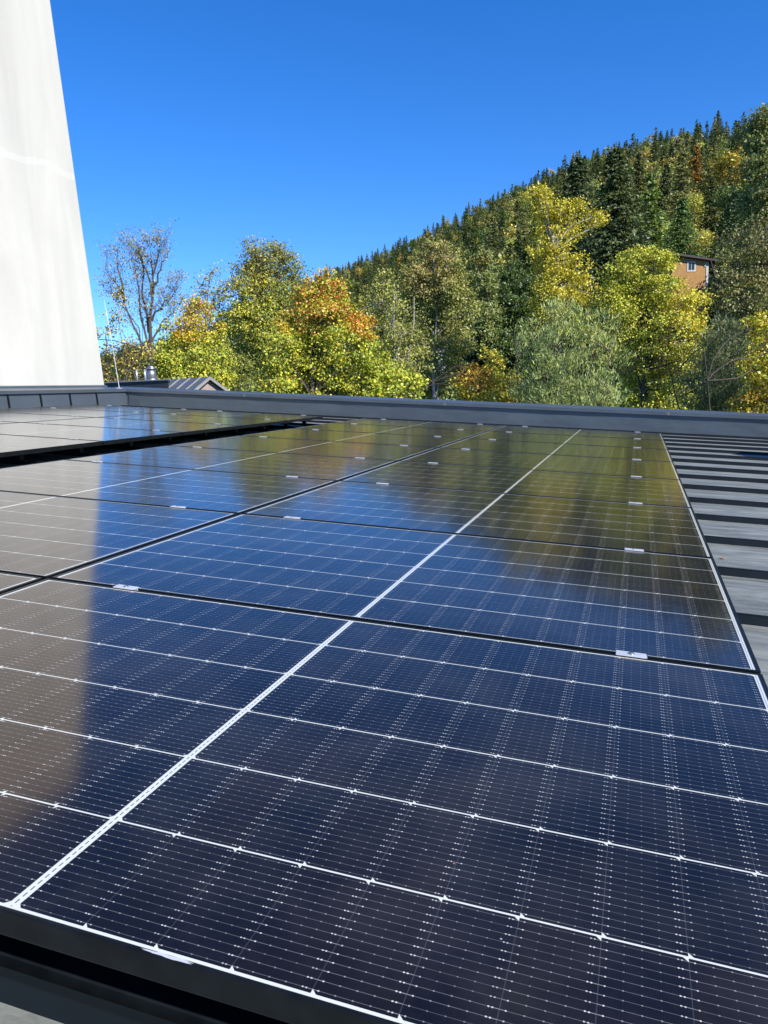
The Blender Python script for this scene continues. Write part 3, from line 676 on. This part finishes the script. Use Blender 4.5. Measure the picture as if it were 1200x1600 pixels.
def broad_parts(h, R, seed, pal, leaf=.42, nb=11, dens=1.):
    global RNG; old = RNG; RNG = np.random.default_rng(seed); P = []; NN = []; segs = [(np.array([[0, 0, -.6], [.1, 0, h * .4], [0, .1, h * .85]]), np.array([.018, .012, .004]) * h)]
    for b in range(nb):
        t = RNG.random(); rr = R * (.25 + .55 * math.sin(math.pi * min(.95, t * .8 + .15))); az = b * 2.4; c = np.array([math.cos(az) * rr * .75, math.sin(az) * rr * .75, h * (.32 + .58 * t)])
        r = R * RNG.uniform(.34, .52); ns = int(9 * dens); u = RNG.normal(size=(ns, 3)); u /= np.linalg.norm(u, axis=1, keepdims=True); pc = c + u * r * RNG.uniform(.4, 1, (ns, 1)) * np.array([1, 1, .85])
        segs.append((np.array([[0, 0, c[2] * .55], c * .7, c]), np.array([.006, .004, .002]) * h))
        for k in range(ns):
            g = RNG.normal(size=(34, 3)) * r * .25; P.append(pc[k] + g); NN.append((pc[k] - c) / r + g / r * 1.5)
    P = np.vstack(P); me = leaves_mesh('crown', P, leaf * RNG.uniform(.6, 1.3, len(P)), .75, lerp_cols(len(P), pal), N=np.vstack(NN), up=.35); tr = tubes_mesh('trunk', segs, 5); RNG = old
    return me, tr
SPR = [spruce_parts(1.0 * h, r, n, 40 + i, d) for i, (h, r, n, d) in enumerate(((19, 3.6, 5200, .30), (16, 3.2, 4400, .42), (21, 3.8, 5600, .36), (14, 3.3, 4000, .25)))]
W1 = (.62, .62, .62)
LAR = [spruce_parts(19, 3.7, 2800, 60, .22, ((.17, .19, .05), (.28, .27, .07)), .6), spruce_parts(16, 3.2, 2400, 61, .28, ((.15, .19, .05), (.24, .26, .065)), .6)]
BRD = [broad_parts(13, 4.6, 70, [(3, MG), (2, DG), (1, OL)]), broad_parts(15, 5.0, 71, [(3, OL), (2, MG), (1, OLB)]), broad_parts(12, 4.4, 72, [(3, OLB), (2, OL), (1, YG)]), broad_parts(14, 5.2, 73, [(3, DG), (2, MG)], nb=13)]
YEB = [broad_parts(12, 4.2, 74, [(3, (.33, .27, .05)), (2, YG), (1, OR)]), broad_parts(13, 4.6, 75, [(3, YG), (2, OLB), (1, LG)])]
for lst in (SPR, LAR, BRD, YEB):
    for me, tr in lst: me.materials.append(M_leafi); tr.materials.append(M_bark)
def forest_tree(kind, parts, x, y, s, label, group, cat, tint, zoff=0.):
    mw = Matrix.Translation((x, y, ground_z(x, y) + zoff)) @ Matrix.Rotation(RNG.uniform(0, 6.28), 4, 'Z') @ Matrix.Diagonal((s * RNG.uniform(.88, 1.12), s * RNG.uniform(.88, 1.12), s, 1))
    r = thing(kind, label, cat, mw, group)
    for nm, me in (('crown', parts[0]), ('trunk', parts[1])):
        o = bpy.data.objects.new(nm, me); COL.objects.link(o); o.parent = r; o.color = (*tint, 1)
    return r
# single trees that stand out on the slope
def at(px, py_base, d): q = place(px, 600, d); return q.x, q.y
big_me = spruce_parts(20, 4.6, 15000, 90, .34, ((.075, .105, .034), (.15, .18, .055)), .42); big_me[0].materials.append(M_leafi); big_me[1].materials.append(M_bark)
spe = [('spruce_tree', big_me, 963, 110, 218, 'tallest dark spruce on the slope, directly right of the bright yellow tree', (1, 1, 1)),
       ('spruce_tree', big_me, 903, 135, 235, 'dark spruce half hidden behind the tip of the bright yellow tree', (.8, .85, .9)),
       ('spruce_tree', big_me, 1067, 105, 300, 'bright mid-green spruce just above the orange house', (1.25, 1.5, 1.1)),
       ('spruce_tree', big_me, 1150, 100, 290, 'dark green spruce on the slope right of the orange house', (.9, 1.05, .95)),
       ('larch_tree', LAR[0], 1068, 150, 232, 'olive larch with drooping branches in the middle of the slope', (1, 1, 1)),
       ('larch_tree', LAR[1], 1018, 120, 262, 'pale green larch right of the tallest dark spruce', (.9, 1.1, .8)),
       ('broadleaf_tree', YEB[0], 1142, 170, 235, 'small golden-orange tree glowing among the spruces high on the right', (.95, .95, .8)),
       ('dead_spruce', SPR[1], 1088, 200, 212, 'dead reddish-brown spruce high on the slope', (3.2, 1.5, 1.1)),
       ('broadleaf_tree', BRD[1], 790, 120, 372, 'bronze-olive broadleaf tree left of the bright yellow tree', (1.2, 1.05, .9)),
       ('broadleaf_tree', BRD[2], 800, 95, 410, 'dull green broadleaf tree low on the slope behind the shady gap', (.8, .95, .8))]
used = []
for kind, parts, px, d, ytop, lab, tint in spe:
    q = place(px, ytop, d); gz = ground_z(q.x, q.y); h = {id(big_me): 20, id(LAR[0]): 19, id(LAR[1]): 16, id(YEB[0]): 12, id(SPR[1]): 17, id(BRD[1]): 14, id(BRD[2]): 12}[id(parts)]
    s = max(.3, (q.z - gz) / h); s = min(s, 1.4)
    forest_tree(kind, parts, q.x, q.y, s, lab, None, kind.replace('_', ' ').replace('tree', '').strip() if 'broad' not in kind else 'tree', tint); used.append((q.x, q.y))
pts = []
def try_add(px, d, rmin):
    q = place(px, 600, d); x, y = q.x, q.y
    if px > 985 and px < 1135 and d < 118: return
    for (a, b, rr) in pts:
        if (a - x) ** 2 + (b - y) ** 2 < (rmin * .5 + rr * .5) ** 2: return
    for (a, b) in used:
        if (a - x) ** 2 + (b - y) ** 2 < 14: return
    pts.append((x, y, rmin)); return True
def crest_r(px):
    a, _ = azel(px, 600); return float(np.interp(a, sk_a, sk_r))
for k in range(60000):                            # the crest row, then the slope, thinner towards the distance
    px = RNG.uniform(440, 1270); rc = crest_r(px)
    lo = float(np.interp(px, [440, 700, 900, 1270], [330, 130, 90, 74]))
    d = lo + (rc * 1.03 - lo) * RNG.random() ** .95
    try_add(px, d, float(np.interp(d, [70, 200, 600], [6.0, 6.9, 6.9])))
pd = [(math.hypot(x - CP.x, y - CP.y), x, y) for (x, y, r) in pts]
# picture height of each tree decides which are individuals
def info(d, x, y):
    a = math.atan2(x - CP.x, y - CP.y); rc = float(np.interp(a, sk_a, sk_r)); return a, d / rc
order = sorted(pd, key=lambda q: q[0])
NIND = 255
crest = [q for q in order if .955 < info(*q)[1] < 1.0][::3][:40]
cs_ = set((q[1], q[2]) for q in crest)
ind = crest + [q for q in order if (q[1], q[2]) not in cs_][:NIND - len(crest)]
inds = set((q[1], q[2]) for q in ind)
print('forest trees', len(order), 'individuals', len(ind))
def choose(d, x, y, f):
    u = RNG.random(); a = info(d, x, y)[0]
    conif = .55 if f > .75 else .34
    patch = math.sin(x * .045 + 2) * math.sin(y * .038 + 1)
    conif += .25 * patch
    v = RNG.uniform(.75, 1.25)
    if u < conif:
        k = RNG.integers(4); return 'spruce_tree', SPR[k], (v * RNG.uniform(.85, 1.15), v, v * RNG.uniform(.8, 1.1)), 's'
    u = RNG.random()
    if u < .25: return 'larch_tree', LAR[RNG.integers(2)], (v, v, v), 'l'
    if u < .88: return 'broadleaf_tree', BRD[RNG.integers(4)], (1.25 * v * RNG.uniform(.9, 1.3), 1.22 * v, v), 'b'
    return 'broadleaf_tree', YEB[RNG.integers(2)], (v, v * .95, v * .9), 'y'
LAB = {('s', 1): ('dark spruce standing on the skyline of the forested ridge', 'spruces on the ridge line'), ('s', 0): ('dark green spruce within the dense forest on the slope', 'spruces on the forested slope'),
       ('l', 1): ('olive larch on the skyline of the forested ridge', 'larches on the ridge line'), ('l', 0): ('olive-green larch within the dense forest on the slope', 'larches on the forested slope'),
       ('b', 1): ('round broadleaf tree on the skyline of the forested ridge', 'broadleaf trees on the ridge line'), ('b', 0): ('dull green broadleaf tree within the dense forest on the slope', 'green broadleaf trees on the forested slope'),
       ('y', 1): ('yellowish broadleaf tree on the skyline of the forested ridge', 'yellow trees on the ridge line'), ('y', 0): ('yellowish autumn broadleaf tree within the dense forest on the slope', 'yellow trees on the forested slope')}
far = []
for q in order:
    d, x, y = q; a, f = info(*q); kind, parts, tint, code = choose(d, x, y, f); s = RNG.uniform(.78, 1.15) * float(np.interp(d, [80, 200, 420, 600], [.75, .95, .78, .74])) * ((.86 if f > .88 else 1.) if code == 's' else .92)
    if (x, y) in inds:
        lab, grp = LAB[(code, int(f > .93))]; forest_tree(kind, parts, x, y, s, lab, grp, 'spruce' if code == 's' else 'larch' if code == 'l' else 'tree', tint)
    else: far.append((parts, tint, x, y, s))
# the rest of the wood, too many to tell apart: one mesh of thinned crowns
def forest_mass(items):
    VV = []; CC = []
    for parts, tint, x, y, s in items:
        me = parts[0]; n = len(me.polygons); co = np.empty(len(me.vertices) * 3, np.float32); me.vertices.foreach_get('co', co); co = co.reshape(n, 4, 3)
        cl = np.empty(len(me.vertices) * 4, np.float32); me.attributes['leafcol'].data.foreach_get('color', cl); cl = cl.reshape(n, 4, 4)
        k = RNG.choice(n, min(n, 620), replace=False); c = co[k].copy(); m = c.mean(1, keepdims=True); c = m + (c - m) * 2.1
        t = RNG.uniform(0, 6.28); R2 = np.array([[math.cos(t), -math.sin(t), 0], [math.sin(t), math.cos(t), 0], [0, 0, 1]], np.float32); c = (c @ R2.T) * s + np.array([x, y, ground_z(x, y)], np.float32)
        VV.append(c.reshape(-1, 3)); q = cl[k, :, :].copy(); q[..., :3] *= np.array(tint, np.float32); CC.append(q.reshape(-1, 4))
    V = np.vstack(VV).astype(np.float32); C = np.vstack(CC).astype(np.float32); n = len(V) // 4
    me = bpy.data.meshes.new('forest'); me.vertices.add(4 * n); me.vertices.foreach_set('co', V.ravel()); me.loops.add(4 * n); me.loops.foreach_set('vertex_index', np.arange(4 * n, dtype=np.int32))
    me.polygons.add(n); me.polygons.foreach_set('loop_start', np.arange(n, dtype=np.int32) * 4); a = me.attributes.new('leafcol', 'FLOAT_COLOR', 'POINT'); a.data.foreach_set('color', C.ravel()); me.update(calc_edges=True)
    print('forest mass quads', n)
    return me
if far:
    fo = link_mesh('forest', forest_mass(far), M_leaf); tag(fo, 'far part of the mixed forest covering the hillside up to the ridge', 'forest', kind='stuff')
# wooded foot of the far ridge at the left
def far_wood():
    P = []; cs = []
    for k in range(1500):
        px = RNG.uniform(60, 460); rc = crest_r(px); d = rc * RNG.uniform(.55, 1.01); q = place(px, 600, d); z = ground_z(q.x, q.y); m = 26; h = RNG.uniform(9, 16)
        t = RNG.random((m, 1)); g = np.hstack([RNG.normal(size=(m, 2)) * 2.6 * (1 - t * .75), t * h]); P.append(np.array([q.x, q.y, z]) + g); cs.append(np.repeat(lerp_cols(1, [(4, (.05, .075, .035)), (1, OL)]), m, 0))
    P = np.vstack(P); tag(link_mesh('far_wood', leaves_mesh('far_wood', P, 2.4 * RNG.uniform(.6, 1.3, len(P)), .7, np.vstack(cs), up=.6), M_leaf), 'distant dark woodland on the low ridge behind the half-bare trees at left', 'woodland', kind='stuff')
far_wood()

# ------------------------------------------------------------------ orange house on the slope
def house():
    d = 96; q = place(1083, 414, d); hx, hy = q.x, q.y; z0 = q.z - 3.3
    rt = thing('orange_house', 'orange house with white-framed window half hidden by trees on the slope at right', 'house', Matrix.Translation((hx, hy, z0)) @ Matrix.Rotation(math.radians(24), 4, 'Z') @ Matrix.Scale(.86, 4))
    Mw = simple('orange_render', (.37, .20, .07), .9, 0, .12, 2); Mt = simple('white_trim', (.42, .42, .40), .7); Mg = simple('dark_window_glass', (.03, .04, .05), .1); Mr = simple('dark_roof_tiles', (.05, .04, .038), .8)
    mk('wall', lambda bm: bm_prism(bm, [(-2.8, -4), (2.05, -4), (2.05, 4.25), (-2.8, 5.0)], 0, 6, 'y'), Mw, rt)
    mk('roof', lambda bm: bm_prism(bm, [(-3.6, 5.15), (3.2, 4.1), (3.2, 4.35), (-3.6, 5.42)], -.7, 6.8, 'y'), Mr, rt)
    w = mk('window', lambda bm: (bm_box(bm, -.85, .35, -.06, .02, 3.0, 3.2), bm_box(bm, -.85, .35, -.06, .02, 4.1, 4.28), bm_box(bm, -.85, -.65, -.06, .02, 3.2, 4.1), bm_box(bm, .15, .35, -.06, .02, 3.2, 4.1), bm_box(bm, -.28, -.22, -.05, .02, 3.2, 4.1)), Mt, rt)
    box('pane', Mg, w, -.65, .15, -.03, -.01, 3.2, 4.1)
    box('corner_board', Mt, rt, 1.75, 2.08, -.07, .0, .5, 4.15)
    box('lamp', Mt, rt, 1.5, 1.68, -.12, -.01, 3.6, 4.0)
house()
# pale building glimpsed between the trunks
def pale_house():
    q = place(725, 545, 74); z = ground_z(q.x, q.y)
    rt = thing('pale_house', 'white house glimpsed between dark trunks in the gap of the tree line', 'house', Matrix.Translation((q.x, q.y, z)) @ Matrix.Rotation(.3, 4, 'Z'))
    Mw = simple('pale_house_render', (.62, .62, .62), .9); Mr = simple('grey_house_roof', (.16, .16, .17), .8)
    box('wall', Mw, rt, -2.4, 2.4, 0, 6, -2, q.z - z + .6); zt = q.z - z + .6
    mk('roof', lambda bm: bm_prism(bm, [(-2.8, zt), (2.8, zt), (2.8, zt + .15), (0, zt + 1.3), (-2.8, zt + .15)], -.5, 6.5, 'y'), Mr, rt)
    for wx in (-1.3, 1.1):
        w = box('window', simple('house_window', (.04, .05, .06), .15), rt, wx - .5, wx + .5, -.03, .02, zt - 1.7, zt - .5)
pale_house()
# ------------------------------------------------------------------ low neighbouring roofs beyond the parapet
def neighbour():
    d = 19.; a = place(262, 592, d); z = a.z
    rt = thing('flat_roofed_annex', 'dark flat roof with thick fascia just beyond the parapet right of the lightning rod', 'flat roof', Matrix.Translation((a.x, a.y, z)) @ Matrix.Rotation(YAW + .27, 4, 'Z'))
    Md = simple('dark_fascia', (.035, .038, .042), .5); Mt = simple('grey_roof_edge', (.22, .23, .24), .5)
    fp = [(0, 0), (-4.2, 3.6), (-4.2, 7.2), (0, 3.6)]
    mk('fascia', lambda bm: bm_prism(bm, fp, -.24, -.03, 'z'), Md, rt)
    mk('roof_edge', lambda bm: bm_prism(bm, [(.04, -.08), (-4.25, 3.55), (-4.25, 7.3), (.04, 3.7)], -.03, 0, 'z'), Mt, rt)
    mk('wall', lambda bm: bm_prism(bm, [(-.3, .45), (-4.0, 3.8), (-4.0, 7.0), (-.3, 3.5)], -5.4, -.24, 'z'), simple('annex_wall', (.3, .28, .25), .9), rt)
    p = place(237, 590, d + 1.2); vz = z
    v = thing('roof_vent_pipe', 'shiny metal vent cowl standing on the dark flat roof', 'vent pipe', Matrix.Translation((p.x, p.y, vz)))
    mk('pipe', lambda bm: (bm_cyl(bm, (0, 0, -.02), (0, 0, .05), .15, .14, 20), bm_cyl(bm, (0, 0, .05), (0, 0, .27), .14, .10, 20)), M_steel, v)
    mk('cowl', lambda bm: (bm_cyl(bm, (0, 0, .27), (0, 0, .31), .13, .13, 20), bm_cyl(bm, (0, 0, .31), (0, 0, .36), .13, .03, 20)), M_steel, v)
    for px, nm in ((214, 'short pale vent tube, the left one of two standing on the dark flat roof'), (227, 'short pale vent tube beside the metal cowl on the dark flat roof')):
        p = place(px, 590, d + .6); t = mk('vent_tube', lambda bm: (bm_cyl(bm, (0, 0, -.02), (0, 0, .24), .022, .022, 10), bm_cyl(bm, (0, 0, .24), (0, 0, .25), .028, .028, 10)), M_rod, None, mw=Matrix.Translation((p.x, p.y, z))); tag(t, nm, 'vent tube')
    # gabled shed
    d = 22.; g = place(323, 589, d); R0 = Matrix.Translation((g.x, g.y, g.z)) @ Matrix.Rotation(YAW + .85, 4, 'Z')
    s = thing('gabled_shed', 'small shed with brick gable and seamed metal roof peeking over the far parapet', 'shed', R0)
    def brick():
        m, nt, b, o = new_mat('pinkish_brick'); bt = nt.nodes.new('ShaderNodeTexBrick'); bt.inputs['Scale'].default_value = 5
        bt.inputs['Color1'].default_value = (.28, .19, .15, 1); bt.inputs['Color2'].default_value = (.36, .27, .22, 1); bt.inputs['Mortar'].default_value = (.35, .32, .29, 1)
        mp = nt.nodes.new('ShaderNodeMapping'); mp.inputs['Rotation'].default_value = (math.pi / 2, 0, 0); tc = nt.nodes.new('ShaderNodeTexCoord'); nt.links.new(tc.outputs['Object'], mp.inputs[0]); nt.links.new(mp.outputs[0], bt.inputs[0])
        nt.links.new(bt.outputs[0], b.inputs['Base Color']); b.inputs['Roughness'].default_value = .9; return m
    mk('wall', lambda bm: bm_prism(bm, [(-1.1, -4.5), (1.1, -4.5), (1.1, -.78), (0, -.06), (-1.1, -.78)], 0, 3.6, 'y'), brick(), s)
    Mr = simple('blue_grey_metal_roof', (.12, .135, .145), .45, .2)
    rf = mk('roof', lambda bm: bm_prism(bm, [(-1.25, -.84), (-1.25, -.80), (0, .0), (1.25, -.80), (1.25, -.84), (0, -.05)], -.12, 3.8, 'y'), Mr, s)
    Mv = simple('pale_verge', (.26, .25, .23), .6)
    mk('verge', lambda bm: (bm_prism(bm, [(-1.27, -.90), (-1.27, -.80), (0, .012), (0, -.075)], -.15, -.121, 'y'), bm_prism(bm, [(1.27, -.90), (1.27, -.80), (.001, .012), (.001, -.075)], -.15, -.121, 'y')), Mv, s)
    for k in range(7):
        y = .25 + .5 * k; mk('standing_seam', lambda bm: bm_prism(bm, [(-1.25, -.80), (-1.25, -.77), (-.01, .028), (-.01, -.006)], y, y + .025, 'y'), Mv, rf)
    mk('vent_opening', lambda bm: bm_prism(bm, [(0, -.42), (.34, -.66), (.30, -.70), (-.05, -.50)], -.02, .001, 'y'), simple('dark_opening', (.02, .02, .02), .9), s)
neighbour()
